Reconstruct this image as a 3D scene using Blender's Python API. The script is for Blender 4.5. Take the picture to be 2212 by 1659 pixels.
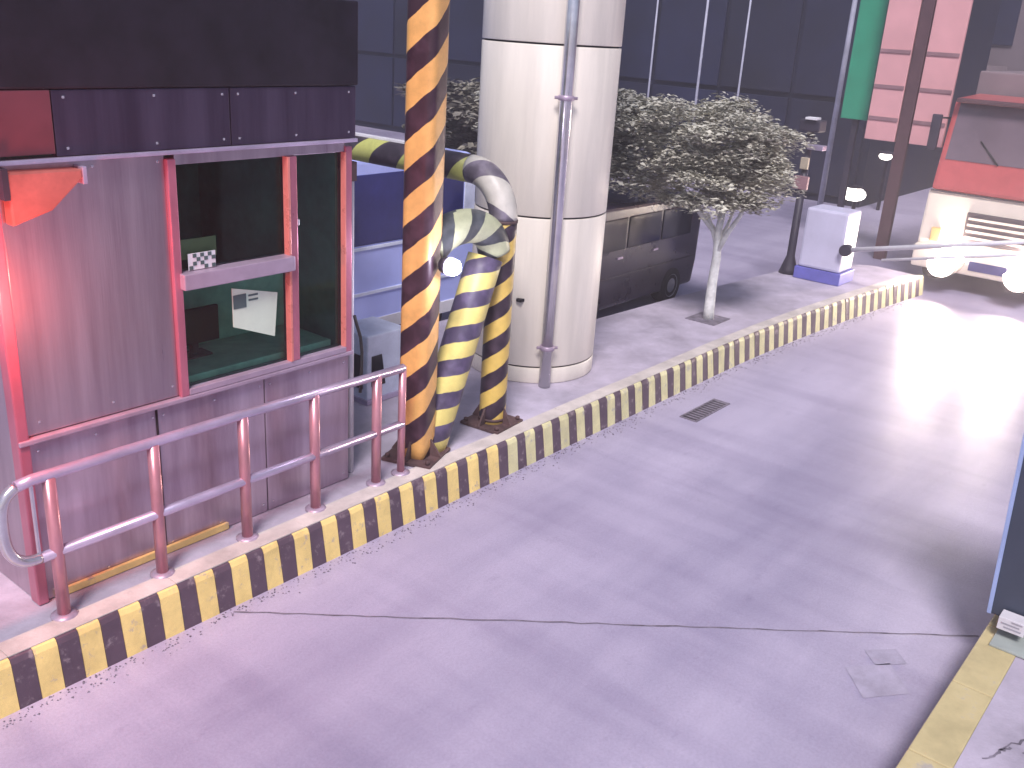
import bpy, bmesh, math, random
from mathutils import Vector, Matrix, noise
random.seed(7)
for o in list(bpy.data.objects): bpy.data.objects.remove(o)
SC = bpy.context.scene
COL = SC.collection
S = 1.4                      # metres per survey unit; every coordinate below is in survey units

# ------------------------------------------------------------------ camera
cam = bpy.data.cameras.new('camera'); camo = bpy.data.objects.new('camera', cam); COL.objects.link(camo)
R = ((0.63290051, -0.23619113, 0.73732672), (-0.77192582, -0.26596803, 0.57740068), (0.05972842, -0.93459871, -0.35065333))
m = Matrix.Identity(4)
for i in range(3):
    m[i][0] = R[i][0]; m[i][1] = -R[i][1]; m[i][2] = -R[i][2]
m[2][3] = 3.0 * S
camo.matrix_world = m
cam.sensor_width = 36.0; cam.lens = 36.0 * 2090.0 / 2212.0
cam.clip_start = 0.05; cam.clip_end = 900
SC.camera = camo

# ------------------------------------------------------------------ light
SUN_EL, SUN_AZ = math.radians(52), math.radians(212)     # azimuth measured from +X anticlockwise: sun behind the camera, right
sd = Vector((math.cos(SUN_EL) * math.cos(SUN_AZ), math.cos(SUN_EL) * math.sin(SUN_AZ), math.sin(SUN_EL)))
w = bpy.data.worlds.new('World'); SC.world = w; w.use_nodes = True
nt = w.node_tree; nt.nodes.clear()
sky = nt.nodes.new('ShaderNodeTexSky'); sky.sky_type = 'NISHITA'; sky.sun_disc = False
sky.sun_elevation = SUN_EL; sky.sun_rotation = math.pi / 2 - SUN_AZ
bg = nt.nodes.new('ShaderNodeBackground'); bg.inputs['Strength'].default_value = 0.085
wo = nt.nodes.new('ShaderNodeOutputWorld')
nt.links.new(sky.outputs[0], bg.inputs[0]); nt.links.new(bg.outputs[0], wo.inputs[0])
sl = bpy.data.lights.new('sun', 'SUN'); sl.energy = 3.3; sl.angle = math.radians(16); sl.color = (1.0, 0.935, 0.955)
so = bpy.data.objects.new('sun', sl); COL.objects.link(so); so.rotation_euler = sd.to_track_quat('Z', 'Y').to_euler()
so.location = (0, 0, 30)
SC.view_settings.view_transform = 'Standard'; SC.view_settings.look = 'None'
SC.view_settings.exposure = 0.40; SC.view_settings.gamma = 1.0; SC.view_settings.use_curve_mapping = False

# ------------------------------------------------------------------ materials
def mat(name, col, rough=0.6, metal=0.0, var=0.12, scale=3.0, bump=0.0, bscale=60.0, col2=None, stretch=(1, 1, 1), emit=None, estr=0.0, spec=0.5, detail=6.0, coat=0.0):
    M = bpy.data.materials.new(name); M.use_nodes = True
    t = M.node_tree; n = t.nodes; L = t.links; b = n['Principled BSDF']
    b.inputs['Roughness'].default_value = rough; b.inputs['Metallic'].default_value = metal
    b.inputs['Specular IOR Level'].default_value = spec; b.inputs['Coat Weight'].default_value = coat
    tc = n.new('ShaderNodeTexCoord'); mp = n.new('ShaderNodeMapping'); mp.inputs['Scale'].default_value = stretch
    L.new(tc.outputs['Object'], mp.inputs[0])
    nz = n.new('ShaderNodeTexNoise'); nz.inputs['Scale'].default_value = scale; nz.inputs['Detail'].default_value = detail; nz.inputs['Roughness'].default_value = 0.65
    L.new(mp.outputs[0], nz.inputs[0])
    rp = n.new('ShaderNodeValToRGB'); rp.color_ramp.elements[0].position = 0.32; rp.color_ramp.elements[1].position = 0.68
    c2 = col2 or tuple(max(0, c * (1 - 2 * var)) for c in col)
    c1 = col if col2 else tuple(min(1, c * (1 + var)) for c in col)
    rp.color_ramp.elements[0].color = (*c2, 1); rp.color_ramp.elements[1].color = (*c1, 1)
    L.new(nz.outputs[0], rp.inputs[0]); L.new(rp.outputs[0], b.inputs['Base Color'])
    mr = n.new('ShaderNodeMapRange'); mr.inputs[3].default_value = max(0.03, rough - 0.1); mr.inputs[4].default_value = min(1, rough + 0.12)
    L.new(nz.outputs[0], mr.inputs[0]); L.new(mr.outputs[0], b.inputs['Roughness'])
    if bump:
        n2 = n.new('ShaderNodeTexNoise'); n2.inputs['Scale'].default_value = bscale; n2.inputs['Detail'].default_value = 4
        L.new(mp.outputs[0], n2.inputs[0])
        bp = n.new('ShaderNodeBump'); bp.inputs['Strength'].default_value = bump; bp.inputs['Distance'].default_value = 0.01
        L.new(n2.outputs[0], bp.inputs['Height']); L.new(bp.outputs[0], b.inputs['Normal'])
    if emit:
        b.inputs['Emission Color'].default_value = (*emit, 1); b.inputs['Emission Strength'].default_value = estr
    return M

def worn_paint(name, col, under, amount=0.42, rough=0.55, scale=9.0):
    """paint that has scuffed through to what is underneath, plus grime"""
    M = mat(name, col, rough, var=0.10, scale=4.0, bump=0.25, bscale=45)
    t = M.node_tree; n = t.nodes; L = t.links; b = n['Principled BSDF']
    old = b.inputs['Base Color'].links[0].from_socket
    tc = n.new('ShaderNodeTexCoord'); nz = n.new('ShaderNodeTexNoise'); nz.inputs['Scale'].default_value = scale; nz.inputs['Detail'].default_value = 9; nz.inputs['Roughness'].default_value = 0.72
    L.new(tc.outputs['Object'], nz.inputs[0])
    rp = n.new('ShaderNodeValToRGB'); rp.color_ramp.elements[0].position = 1 - amount; rp.color_ramp.elements[1].position = min(1, 1 - amount + 0.09)
    L.new(nz.outputs[0], rp.inputs[0])
    mx = n.new('ShaderNodeMix'); mx.data_type = 'RGBA'
    L.new(rp.outputs[0], mx.inputs[0]); L.new(old, mx.inputs[6]); mx.inputs[7].default_value = (*under, 1)
    L.new(mx.outputs[2], b.inputs['Base Color'])
    return M

def stripe_mat(name, a, bcol, period, slope, phase=0.0, duty=0.5, rough=0.45):
    """diagonal hazard stripes, u = metres round the tube, v = metres along it (survey units)"""
    M = mat(name, a, rough, var=0.10, scale=5.0, bump=0.15, bscale=40)
    t = M.node_tree; n = t.nodes; L = t.links; b = n['Principled BSDF']
    old = b.inputs['Base Color'].links[0].from_socket
    uv = n.new('ShaderNodeUVMap'); uv.uv_map = 'UVMap'; sp = n.new('ShaderNodeSeparateXYZ'); L.new(uv.outputs[0], sp.inputs[0])
    tc = n.new('ShaderNodeTexCoord'); wn = n.new('ShaderNodeTexNoise'); wn.inputs['Scale'].default_value = 9.0
    L.new(tc.outputs['Object'], wn.inputs[0])
    def mth(op, x, y):
        k = n.new('ShaderNodeMath'); k.operation = op
        for i, q in enumerate((x, y)):
            if q is None: continue
            if isinstance(q, (int, float)): k.inputs[i].default_value = q
            else: L.new(q, k.inputs[i])
        return k.outputs[0]
    q = mth('SUBTRACT', sp.outputs[1], mth('MULTIPLY', sp.outputs[0], slope))
    q = mth('ADD', q, mth('MULTIPLY', wn.outputs[0], 0.02))
    f = mth('FRACT', mth('ADD', mth('DIVIDE', q, period), phase), None)
    g = mth('GREATER_THAN', f, duty)
    mx = n.new('ShaderNodeMix'); mx.data_type = 'RGBA'
    L.new(g, mx.inputs[0]); L.new(old, mx.inputs[6])
    # dark paint with its own scuffs
    r2 = n.new('ShaderNodeValToRGB'); r2.color_ramp.elements[0].position = 0.45; r2.color_ramp.elements[1].position = 0.75
    r2.color_ramp.elements[0].color = (*bcol, 1); r2.color_ramp.elements[1].color = (*[c * 2.2 + 0.01 for c in bcol], 1)
    n3 = n.new('ShaderNodeTexNoise'); n3.inputs['Scale'].default_value = 7; n3.inputs['Detail'].default_value = 8; L.new(tc.outputs['Object'], n3.inputs[0]); L.new(n3.outputs[0], r2.inputs[0])
    L.new(r2.outputs[0], mx.inputs[7]); L.new(mx.outputs[2], b.inputs['Base Color'])
    return M

def glow(name, col, strength):
    M = bpy.data.materials.new(name); M.use_nodes = True
    b = M.node_tree.nodes['Principled BSDF']; b.inputs['Base Color'].default_value = (*col, 1); b.inputs['Roughness'].default_value = 0.2
    b.inputs['Emission Color'].default_value = (*col, 1); b.inputs['Emission Strength'].default_value = strength
    return M

def road_mat():
    M = bpy.data.materials.new('lane_concrete'); M.use_nodes = True
    t = M.node_tree; n = t.nodes; L = t.links; b = n['Principled BSDF']
    tc = n.new('ShaderNodeTexCoord')
    def nz(scale, stretch, det=6, ro=0.6):
        mp = n.new('ShaderNodeMapping'); mp.inputs['Scale'].default_value = stretch; L.new(tc.outputs['Object'], mp.inputs[0])
        k = n.new('ShaderNodeTexNoise'); k.inputs['Scale'].default_value = scale; k.inputs['Detail'].default_value = det; k.inputs['Roughness'].default_value = ro
        L.new(mp.outputs[0], k.inputs[0]); return k.outputs[0]
    def ramp(x, p0, p1, c0, c1):
        r = n.new('ShaderNodeValToRGB'); r.color_ramp.elements[0].position = p0; r.color_ramp.elements[1].position = p1
        r.color_ramp.elements[0].color = (*c0, 1); r.color_ramp.elements[1].color = (*c1, 1); L.new(x, r.inputs[0]); return r.outputs[0]
    def mul(a, c, f=1.0):
        k = n.new('ShaderNodeMix'); k.data_type = 'RGBA'; k.blend_type = 'MULTIPLY'; k.inputs[0].default_value = f
        L.new(a, k.inputs[6]); L.new(c, k.inputs[7]); return k.outputs[2]
    base = ramp(nz(0.6, (1, 1, 1)), 0.3, 0.7, (0.455, 0.412, 0.54), (0.53, 0.482, 0.615))
    tyre = ramp(nz(0.42, (0.30, 1.3, 1), 5, 0.58), 0.36, 0.60, (0.66, 0.66, 0.72), (1, 1, 1))      # rubber laid down along the lane
    sweep = ramp(nz(1.1, (2.2, 0.28, 1), 4, 0.55), 0.34, 0.56, (0.85, 0.84, 0.875), (1, 1, 1))      # faint cross wash marks
    fine = ramp(nz(46, (1, 1, 1), 4, 0.9), 0.30, 0.60, (0.80, 0.79, 0.81), (1, 1, 1))
    spots = ramp(nz(4.0, (.6, 1.4, 1), 8, 0.7), 0.28, 0.40, (0.84, 0.83, 0.86), (1, 1, 1))
    c = mul(mul(mul(mul(base, tyre), fine), spots), sweep)
    L.new(c, b.inputs['Base Color'])
    mr = n.new('ShaderNodeMapRange'); mr.inputs[3].default_value = 0.30; mr.inputs[4].default_value = 0.55
    L.new(nz(1.3, (0.5, 1.5, 1)), mr.inputs[0]); L.new(mr.outputs[0], b.inputs['Roughness'])
    bp = n.new('ShaderNodeBump'); bp.inputs['Strength'].default_value = 0.22; bp.inputs['Distance'].default_value = 0.01
    L.new(nz(55, (1, 1, 1), 3), bp.inputs['Height']); L.new(bp.outputs[0], b.inputs['Normal'])
    return M

M = {}
M['road'] = road_mat()
M['island'] = mat('island_paving', (0.46, 0.41, 0.50), 0.75, var=0.14, scale=2.2, bump=0.3, bscale=50)
M['kerb_yellow'] = worn_paint('kerb_yellow_paint', (0.90, 0.68, 0.25), (0.50, 0.40, 0.30), 0.43)
M['kerb_pale'] = worn_paint('faded_kerb_yellow_paint', (0.70, 0.65, 0.36), (0.46, 0.43, 0.36), 0.44)
M['kerb_dark'] = worn_paint('kerb_dark_paint', (0.105, 0.068, 0.095), (0.26, 0.20, 0.22), 0.45)
M['coping'] = mat('pale_coping', (0.60, 0.54, 0.50), 0.75, var=0.14, scale=3, bump=0.3, bscale=50)
M['side_kerb'] = worn_paint('side_island_yellow_paint', (0.56, 0.47, 0.25), (0.42, 0.38, 0.33), 0.42, scale=4)
M['joint'] = mat('joint_filler', (0.20, 0.175, 0.22), 0.9, var=0.3, scale=8)
M['patch'] = mat('mortar_patch', (0.40, 0.365, 0.475), 0.7, var=0.12, scale=5)
M['booth_wall'] = mat('brushed_booth_steel', (0.52, 0.445, 0.50), 0.30, 0.85, scale=7, stretch=(1, 1, 0.05), bump=0.10, bscale=90, col2=(0.36, 0.285, 0.34))
M['booth_low'] = mat('brushed_booth_steel_lower', (0.58, 0.48, 0.57), 0.36, 0.7, scale=5, stretch=(1, 1, 0.10), bump=0.10, bscale=90, col2=(0.34, 0.25, 0.32))
M['fascia'] = mat('booth_fascia_steel', (0.10, 0.075, 0.125), 0.36, 0.7, scale=6, stretch=(1, 1, .06), col2=(0.055, 0.038, 0.07))
M['roof_black'] = mat('black_roof_edge', (0.014, 0.010, 0.019), 0.6, var=0.3, scale=3, spec=0.3)
M['red_sheet'] = mat('dull_red_sheet', (0.16, 0.035, 0.05), 0.5, var=0.12, scale=2.5)
M['frame'] = mat('pink_red_frame_paint', (0.52, 0.17, 0.24), 0.3, 0.4, var=0.15, scale=3, stretch=(1, 1, .3))
M['frame_edge'] = mat('orange_red_frame_edge', (0.78, 0.26, 0.22), 0.28, 0.2, var=0.08, scale=3)
M['steel'] = mat('lavender_steel', (0.60, 0.50, 0.66), 0.3, 0.6, var=0.14, scale=6, stretch=(.4, 1, 1))
M['post'] = mat('pinkish_steel', (0.58, 0.27, 0.31), 0.3, 0.5, var=0.14, scale=5, stretch=(1, 1, .4))  # pink in the colour stands for red light reflected by stainless posts
M['chrome'] = mat('bright_steel', (0.72, 0.70, 0.74), 0.22, 0.85, var=0.08, scale=6)
M['ledge'] = mat('ledge_paint', (0.44, 0.34, 0.44), 0.4, 0.3, var=0.1, scale=4)
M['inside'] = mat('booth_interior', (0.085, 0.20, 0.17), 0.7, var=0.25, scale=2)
M['desk'] = mat('green_desk', (0.30, 0.55, 0.44), 0.6, var=0.2, scale=3)
M['paper'] = mat('pale_green_paper', (0.62, 0.74, 0.60), 0.7, var=0.04, scale=5)
M['ink'] = mat('dark_print', (0.07, 0.12, 0.12), 0.7)
M['beige'] = mat('beige_sheet', (0.28, 0.27, 0.15), 0.7)
M['white'] = mat('white_paint', (0.74, 0.72, 0.76), 0.45, var=0.06, scale=3)
M['clad'] = mat('cream_cladding', (0.82, 0.75, 0.66), 0.48, 0.0, var=0.09, scale=2.6, stretch=(1, 1, .10), bump=0.02, bscale=5)
M['gap'] = mat('dark_cladding_gap', (0.012, 0.010, 0.014), 0.9)
M['black'] = mat('black_rubber', (0.012, 0.012, 0.014), 0.6)
M['rust'] = mat('rust_brown_plate', (0.10, 0.055, 0.055), 0.75, var=0.3, scale=5, bump=0.3, bscale=30)
M['guard'] = stripe_mat('hazard_orange_stripes', (0.84, 0.45, 0.14), (0.034, 0.012, 0.022), 0.335, 0.85, 0.05, 0.5)
M['guard2'] = stripe_mat('hazard_yellow_stripes', (0.72, 0.50, 0.12), (0.026, 0.014, 0.024), 0.25, 0.70, 0.20, 0.5)
M['brace'] = stripe_mat('hazard_yellow_purple_stripes', (0.72, 0.60, 0.19), (0.060, 0.045, 0.085), 0.235, 0.45, 0.1, 0.5)
M['bend'] = stripe_mat('hazard_pale_green_stripes', (0.50, 0.52, 0.33), (0.05, 0.055, 0.06), 0.26, -0.7, 0.0, 0.55)
M['beam'] = stripe_mat('hazard_lime_stripes', (0.46, 0.47, 0.14), (0.030, 0.022, 0.032), 0.50, -0.9, 0.42, 0.42)
M['bend2'] = stripe_mat('hazard_faded_lilac_stripes', (0.56, 0.53, 0.47), (0.10, 0.085, 0.11), 0.36, -0.7, 0.1, 0.6)
M['lime_edge'] = mat('lime_tape_edge', (0.36, 0.42, 0.25), 0.5)
M['cab_dark'] = mat('slate_cabinet_paint', (0.046, 0.056, 0.085), 0.42, var=0.05, scale=1.5)
M['cab_edge'] = mat('blue_cabinet_edge', (0.30, 0.38, 0.62), 0.35, var=0.05)  # bright blue puts the highlight on the trim into its colour
M['cab_grey'] = mat('green_grey_post', (0.34, 0.38, 0.36), 0.5, var=0.1)
M['tag'] = mat('pale_plate', (0.62, 0.60, 0.64), 0.5, var=0.05)
M['tag_grey'] = mat('grey_plate_print', (0.34, 0.33, 0.38), 0.6)
M['navy_glass'] = mat('navy_glass', (0.022, 0.028, 0.16), 0.12, 0.0, var=0.2, scale=1.0, spec=0.6)
M['blue_body'] = mat('pale_blue_van_paint', (0.46, 0.52, 0.97), 0.3, var=0.06, scale=1.4, coat=0.3)
M['blue_white'] = mat('blue_white_van_trim', (0.70, 0.74, 0.93), 0.3)
M['dark_body'] = mat('dark_purple_car_paint', (0.026, 0.021, 0.042), 0.28, var=0.15, scale=2, coat=0.3)
M['dark_glass'] = mat('dark_glass', (0.008, 0.010, 0.014), 0.12, var=0.1)
M['tyre'] = mat('tyre_rubber', (0.018, 0.017, 0.02), 0.85)
M['rim'] = mat('wheel_rim', (0.35, 0.35, 0.38), 0.4, 0.6)
M['red_body'] = mat('red_truck_paint', (0.50, 0.10, 0.10), 0.35, var=0.08, scale=2, coat=0.3)
M['cream_body'] = mat('cream_truck_paint', (0.74, 0.66, 0.56), 0.35, var=0.05, scale=2)  # cream puts the headlamp glare into the colour of the truck's lower front
M['mauve_glass'] = mat('mauve_windscreen', (0.16, 0.12, 0.145), 0.15, var=0.1, scale=1)
M['amber'] = mat('amber_lens', (0.55, 0.36, 0.14), 0.3)
M['chassis'] = mat('truck_chassis', (0.06, 0.05, 0.06), 0.7)
M['head_on'] = glow('lit_headlamp', (1.0, 0.84, 0.72), 300.0)
M['red_on'] = mat('salmon_red_hood', (0.52, 0.17, 0.14), 0.35, 0.4, var=0.2, scale=3, emit=(1.0, 0.12, 0.07), estr=0.10)  # salmon colour and glow stand for red light on the booth wall
M['lamp_on'] = glow('lit_lamp', (0.86, 0.82, 1.0), 60.0)  # glow of the globe added for a lens flare
M['far_on'] = glow('lit_street_lamp', (1.0, 0.93, 0.85), 5.0)
M['bark_white'] = mat('whitewashed_bark', (0.70, 0.70, 0.68), 0.8, var=0.15, scale=8, bump=0.5, bscale=25)
M['bark'] = mat('dark_bark', (0.07, 0.055, 0.05), 0.9, var=0.2, scale=8, bump=0.5, bscale=25)
M['leaf_big'] = mat('grey_olive_leaves', (0.34, 0.315, 0.25), 0.6, scale=1.6, col2=(0.10, 0.09, 0.085), detail=4)
M['leaf_small'] = mat('pale_yellow_green_leaves', (0.66, 0.64, 0.54), 0.55, scale=1.6, col2=(0.27, 0.255, 0.215), detail=4)
M['navy_wall'] = mat('navy_building_wall', (0.006, 0.008, 0.030), 0.7, var=0.25, scale=0.4)
M['navy_panel'] = mat('blue_black_building_panel', (0.011, 0.014, 0.046), 0.55, var=0.2, scale=0.5)
M['mauve_wall'] = mat('mauve_building_wall', (0.19, 0.15, 0.17), 0.8, var=0.18, scale=0.25)  # mauve puts the headlamp haze into the wall colour
M['mauve_panel'] = mat('mauve_building_panel', (0.26, 0.20, 0.22), 0.7, var=0.15, scale=0.4)  # brighter mauve for headlamp haze over cargo box and far panels
M['pole_pale'] = mat('pale_pole_paint', (0.42, 0.42, 0.52), 0.5)
M['pole_dark'] = mat('dark_pole_paint', (0.035, 0.03, 0.05), 0.5)
M['tan'] = mat('tan_box', (0.42, 0.36, 0.27), 0.5)
M['rose'] = mat('dull_rose_box', (0.30, 0.17, 0.19), 0.5)
M['pink_board'] = mat('pink_board', (0.70, 0.36, 0.37), 0.5, var=0.06, scale=1.2)
M['maroon'] = mat('maroon_post', (0.10, 0.05, 0.06), 0.6)
M['green_board'] = mat('green_board', (0.03, 0.30, 0.17), 0.5, var=0.08, scale=1.5)
M['blue_foot'] = mat('blue_foot_paint', (0.14, 0.14, 0.48), 0.45)
M['lilac'] = mat('lilac_white_paint', (0.60, 0.58, 0.74), 0.4, var=0.06, scale=2)

def haze_mat(density, col, aniso):
    Mh = bpy.data.materials.new('haze_air'); Mh.use_nodes = True
    t = Mh.node_tree; t.nodes.clear()
    v = t.nodes.new('ShaderNodeVolumePrincipled'); o = t.nodes.new('ShaderNodeOutputMaterial')
    v.inputs['Color'].default_value = (*col, 1); v.inputs['Density'].default_value = density; v.inputs['Anisotropy'].default_value = aniso
    t.links.new(v.outputs[0], o.inputs['Volume']); return Mh
M['haze'] = haze_mat(0.0075, (0.86, 0.80, 0.92), 0.4)
# ------------------------------------------------------------------ mesh helpers (survey units, world frame)
class MB:
    def __init__(s): s.bm = bmesh.new(); s.uv = None
    def face(s, pts):
        vs = [s.bm.verts.new(p) for p in pts]; return s.bm.faces.new(vs)
    def box(s, x0, x1, y0, y1, z0, z1, bev=0.0, rot=None):
        b = bmesh.new(); bmesh.ops.create_cube(b, size=1)
        for v in b.verts:
            v.co = Vector(((x0 + x1) / 2 + v.co.x * (x1 - x0), (y0 + y1) / 2 + v.co.y * (y1 - y0), (z0 + z1) / 2 + v.co.z * (z1 - z0)))
        if bev: bmesh.ops.bevel(b, geom=b.edges[:], offset=bev, segments=2, affect='EDGES', profile=0.6)
        if rot is not None:
            c = Vector(((x0 + x1) / 2, (y0 + y1) / 2, (z0 + z1) / 2))
            for v in b.verts: v.co = rot @ (v.co - c) + c
        s.merge(b); return s
    def merge(s, b):
        mp = {v: s.bm.verts.new(v.co) for v in b.verts}
        for f in b.faces:
            try: s.bm.faces.new([mp[v] for v in f.verts]).smooth = f.smooth
            except ValueError: pass
        b.free()
    def tube(s, pts, rad, n=12, cap=True, square=0.0, twist=0.0, uv=False, taper=None):
        """sweep a ring along pts. square>0: rounded square section. uv: u round, v along"""
        pts = [Vector(p) for p in pts]; rings = []; prev = None
        ang = [2 * math.pi * (i + 0.5) / n + twist for i in range(n)]
        ln = 0; lens = []
        for i, p in enumerate(pts):
            d = (pts[min(i + 1, len(pts) - 1)] - pts[max(i - 1, 0)]).normalized()
            if prev is None:
                ref = Vector((1, 0, 0)) if abs(d.z) > 0.7 else Vector((0, 0, 1))
                a = (ref - d * ref.dot(d)).normalized()
            else:
                a = (prev - d * prev.dot(d)).normalized()
            prev = a; b = d.cross(a)
            r = rad if taper is None else rad * (1 + (taper - 1) * i / (len(pts) - 1))
            if i: ln += (p - pts[i - 1]).length
            lens.append(ln); ring = []
            for t in ang:
                k = 1.0
                if square:
                    q = t - twist; c_, s_ = abs(math.cos(q)), abs(math.sin(q)); k = 1.0 / (c_ ** square + s_ ** square) ** (1.0 / square)
                ring.append(s.bm.verts.new(p + (a * math.cos(t) + b * math.sin(t)) * r * k))
            rings.append(ring)
        if uv and s.uv is None: s.uv = s.bm.loops.layers.uv.new('UVMap')
        per = [0.0]
        for j in range(n): per.append(per[-1] + (rings[0][(j + 1) % n].co - rings[0][j].co).length)
        for i in range(len(rings) - 1):
            for j in range(n):
                f = s.bm.faces.new((rings[i][j], rings[i][(j + 1) % n], rings[i + 1][(j + 1) % n], rings[i + 1][j])); f.smooth = not square or n > 8
                if uv:
                    for lp, (u, v) in zip(f.loops, ((per[j], lens[i]), (per[j + 1], lens[i]), (per[j + 1], lens[i + 1]), (per[j], lens[i + 1]))): lp[s.uv].uv = (u, v)
        if cap:
            for rg in (rings[0][::-1], rings[-1]):
                f = s.bm.faces.new(rg)
                if uv:
                    for lp in f.loops: lp[s.uv].uv = (0, lens[0] if rg is not rings[-1] else lens[-1])
        return s
    def prism(s, prof, y0, y1, bev=0.0, axis='y', seg=2):
        """profile of (x,z) points, extruded along y (or (y,z) along x)"""
        b = bmesh.new()
        f = (lambda p, q: (p[0], q, p[1])) if axis == 'y' else (lambda p, q: (q, p[0], p[1]))
        if axis == 'z': f = lambda p, q: (p[0], p[1], q)
        A = [b.verts.new(f(p, y0)) for p in prof]; B = [b.verts.new(f(p, y1)) for p in prof]
        k = len(prof)
        b.faces.new(A); b.faces.new(B[::-1])
        for i in range(k): b.faces.new((A[i], B[i], B[(i + 1) % k], A[(i + 1) % k]))
        bmesh.ops.recalc_face_normals(b, faces=b.faces[:])
        if bev: bmesh.ops.bevel(b, geom=b.edges[:], offset=bev, segments=seg, affect='EDGES', profile=0.6)
        s.merge(b); return s
    def lathe(s, prof, cx, cy, n=24, cap=True, axis='z'):
        rings = []
        for r, z in prof:
            rings.append([s.bm.verts.new((cx + r * math.cos(2 * math.pi * j / n), cy + r * math.sin(2 * math.pi * j / n), z)) for j in range(n)])
        for i in range(len(rings) - 1):
            for j in range(n): s.bm.faces.new((rings[i][j], rings[i][(j + 1) % n], rings[i + 1][(j + 1) % n], rings[i + 1][j])).smooth = True
        if cap: s.bm.faces.new(rings[0][::-1]); s.bm.faces.new(rings[-1])
        return s

def smooth_path(p, k=5):
    p = [Vector(q) for q in p]; p = [p[0] * 2 - p[1]] + p + [p[-1] * 2 - p[-2]]; out = []
    for i in range(1, len(p) - 2):
        for j in range(k):
            t = j / k; a, b, c, d = p[i - 1:i + 3]
            out.append(.5 * ((2 * b) + (c - a) * t + (2 * a - 5 * b + 4 * c - d) * t * t + (3 * b - a - 3 * c + d) * t ** 3))
    return out + [p[-2]]
BASE = {}
def build(name, mb, ma, parent=None, label=None, kind=None, recalc=True, smooth_angle=None):
    bm = mb.bm
    if recalc: bmesh.ops.recalc_face_normals(bm, faces=bm.faces[:])
    base = Vector((0, 0, 0))
    if parent is not None: base = BASE[parent.name]
    else:
        xs = [v.co for v in bm.verts]
        if kind != 'structure':
            base = Vector((sum(v.x for v in xs) / len(xs), sum(v.y for v in xs) / len(xs), min(v.z for v in xs)))
    for v in bm.verts: v.co = (v.co - base) * S
    me = bpy.data.meshes.new(name); bm.to_mesh(me); bm.free()
    if isinstance(ma, (list, tuple)):
        for q in ma: me.materials.append(q)
    else: me.materials.append(ma)
    o = bpy.data.objects.new(name, me); COL.objects.link(o)
    if parent is not None: o.parent = parent
    else: o.location = base * S
    BASE[o.name] = base
    if label: o['label'] = label
    if kind: o['kind'] = kind
    return o
def tag(o, label, cat, group=None):
    o['label'] = label; o['category'] = cat
    if group: o['group'] = group
    return o
def thing(name, loc, label, cat, group=None):
    o = bpy.data.objects.new(name, None); COL.objects.link(o); o.empty_display_size = 0.2
    o.location = Vector(loc) * S; BASE[o.name] = Vector(loc)
    return tag(o, label, cat, group)
def share(name, me, loc, parent, ma=None):
    """one more object on shared mesh data, placed relative to its parent"""
    o = bpy.data.objects.new(name, me); COL.objects.link(o); o.parent = parent
    o.location = (Vector(loc) - (BASE[parent.name] if parent else Vector((0, 0, 0)))) * S
    return o
def box(name, dims, ma, parent=None, bev=0.0, **k): return build(name, MB().box(*dims, bev=bev), ma, parent, **k)

KH = 0.25                    # island height
# ------------------------------------------------------------------ road
mb = MB(); n = 24
mb.face([(-60, -120, 0), (160, -120, 0), (160, 120, 0), (-60, 120, 0)])
road = build('road', mb, M['road'], kind='structure')
def strip(pts, wd, z):
    mb = MB(); L = []; Rr = []
    for i, p in enumerate(pts):
        a = Vector(pts[max(i - 1, 0)]); b = Vector(pts[min(i + 1, len(pts) - 1)]); d = (b - a).normalized(); nn = Vector((-d.y, d.x))
        q = Vector(p); k = wd * random.uniform(0.5, 1.1) / 2
        L.append(mb.bm.verts.new((*(q + nn * k), z))); Rr.append(mb.bm.verts.new((*(q - nn * k), z)))
    for i in range(len(pts) - 1): mb.bm.faces.new((L[i], Rr[i], Rr[i + 1], L[i + 1]))
    return mb
def wobble(a, b, k, amp):
    a = Vector(a); b = Vector(b); d = (b - a); nn = Vector((-d.y, d.x)).normalized()
    return [tuple(a + d * i / k + nn * random.uniform(-amp, amp)) for i in range(k + 1)]
build('saw_cut_joint', strip(wobble((2.55, 3.76), (5.2, .72), 46, .006), .012, .003), M['joint'], road)
for pts in (((4.62, 1.14), (4.75, 1.02), (4.66, .93), (4.53, 1.05)), ((4.40, 1.16), (4.60, 1.00), (4.42, .84), (4.22, 1.0))):
    mb = MB(); mb.face([(*p, .003) for p in pts]); build('mortar_patch', mb, M['patch'], road)
# drain grate beside the kerb: recessed dark pit, frame and bars
gr = thing('drain_grate', (7.05, 3.42, 0), 'dark drain grate set in the road beside the striped kerb', 'drain grate')
box('pit', (6.78, 7.34, 3.36, 3.49, 0.001, 0.004), M['gap'], gr)
fr = MB()
for d in ((6.76, 7.36, 3.345, 3.36), (6.76, 7.36, 3.49, 3.505), (6.76, 6.78, 3.36, 3.49), (7.34, 7.36, 3.36, 3.49)): fr.box(*d, 0.0, 0.008)
build('frame', fr, M['joint'], gr)
b0 = None
for i in range(11):
    x = 6.81 + i * .05
    if b0 is None: b0 = build('bar', MB().box(x, x + .022, 3.36, 3.49, 0.004, 0.009), M['joint'], gr); x0 = x
    else: share('bar', b0.data, (BASE[gr.name].x + x - x0, BASE[gr.name].y, 0), gr)

# ------------------------------------------------------------------ toll island
def ky(x):                   # kerb top line: straight, then the nose turns slightly to the lane
    if x < 8: return 3.84
    return 3.84 - 0.022 * (x - 8) ** 1.75
XEND = 12.9
near = [(x, ky(x) + .05) for x in [-3 + i * .5 for i in range(31)]]
far = [(XEND - .1, 4.3), (11.5, 4.85), (9.3, 5.05), (7.8, 5.15), (6.95, 6.1), (1.75, 6.12), (-3, 6.12)]
far2 = [(XEND, 4.1)]
mb = MB(); mb.prism(near + [(XEND - .05, ky(XEND) + .1)] + far2 + far, -.02, KH - .004, axis='z')
isl = build('island_pavement', mb, M['island'], kind='structure')
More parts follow.
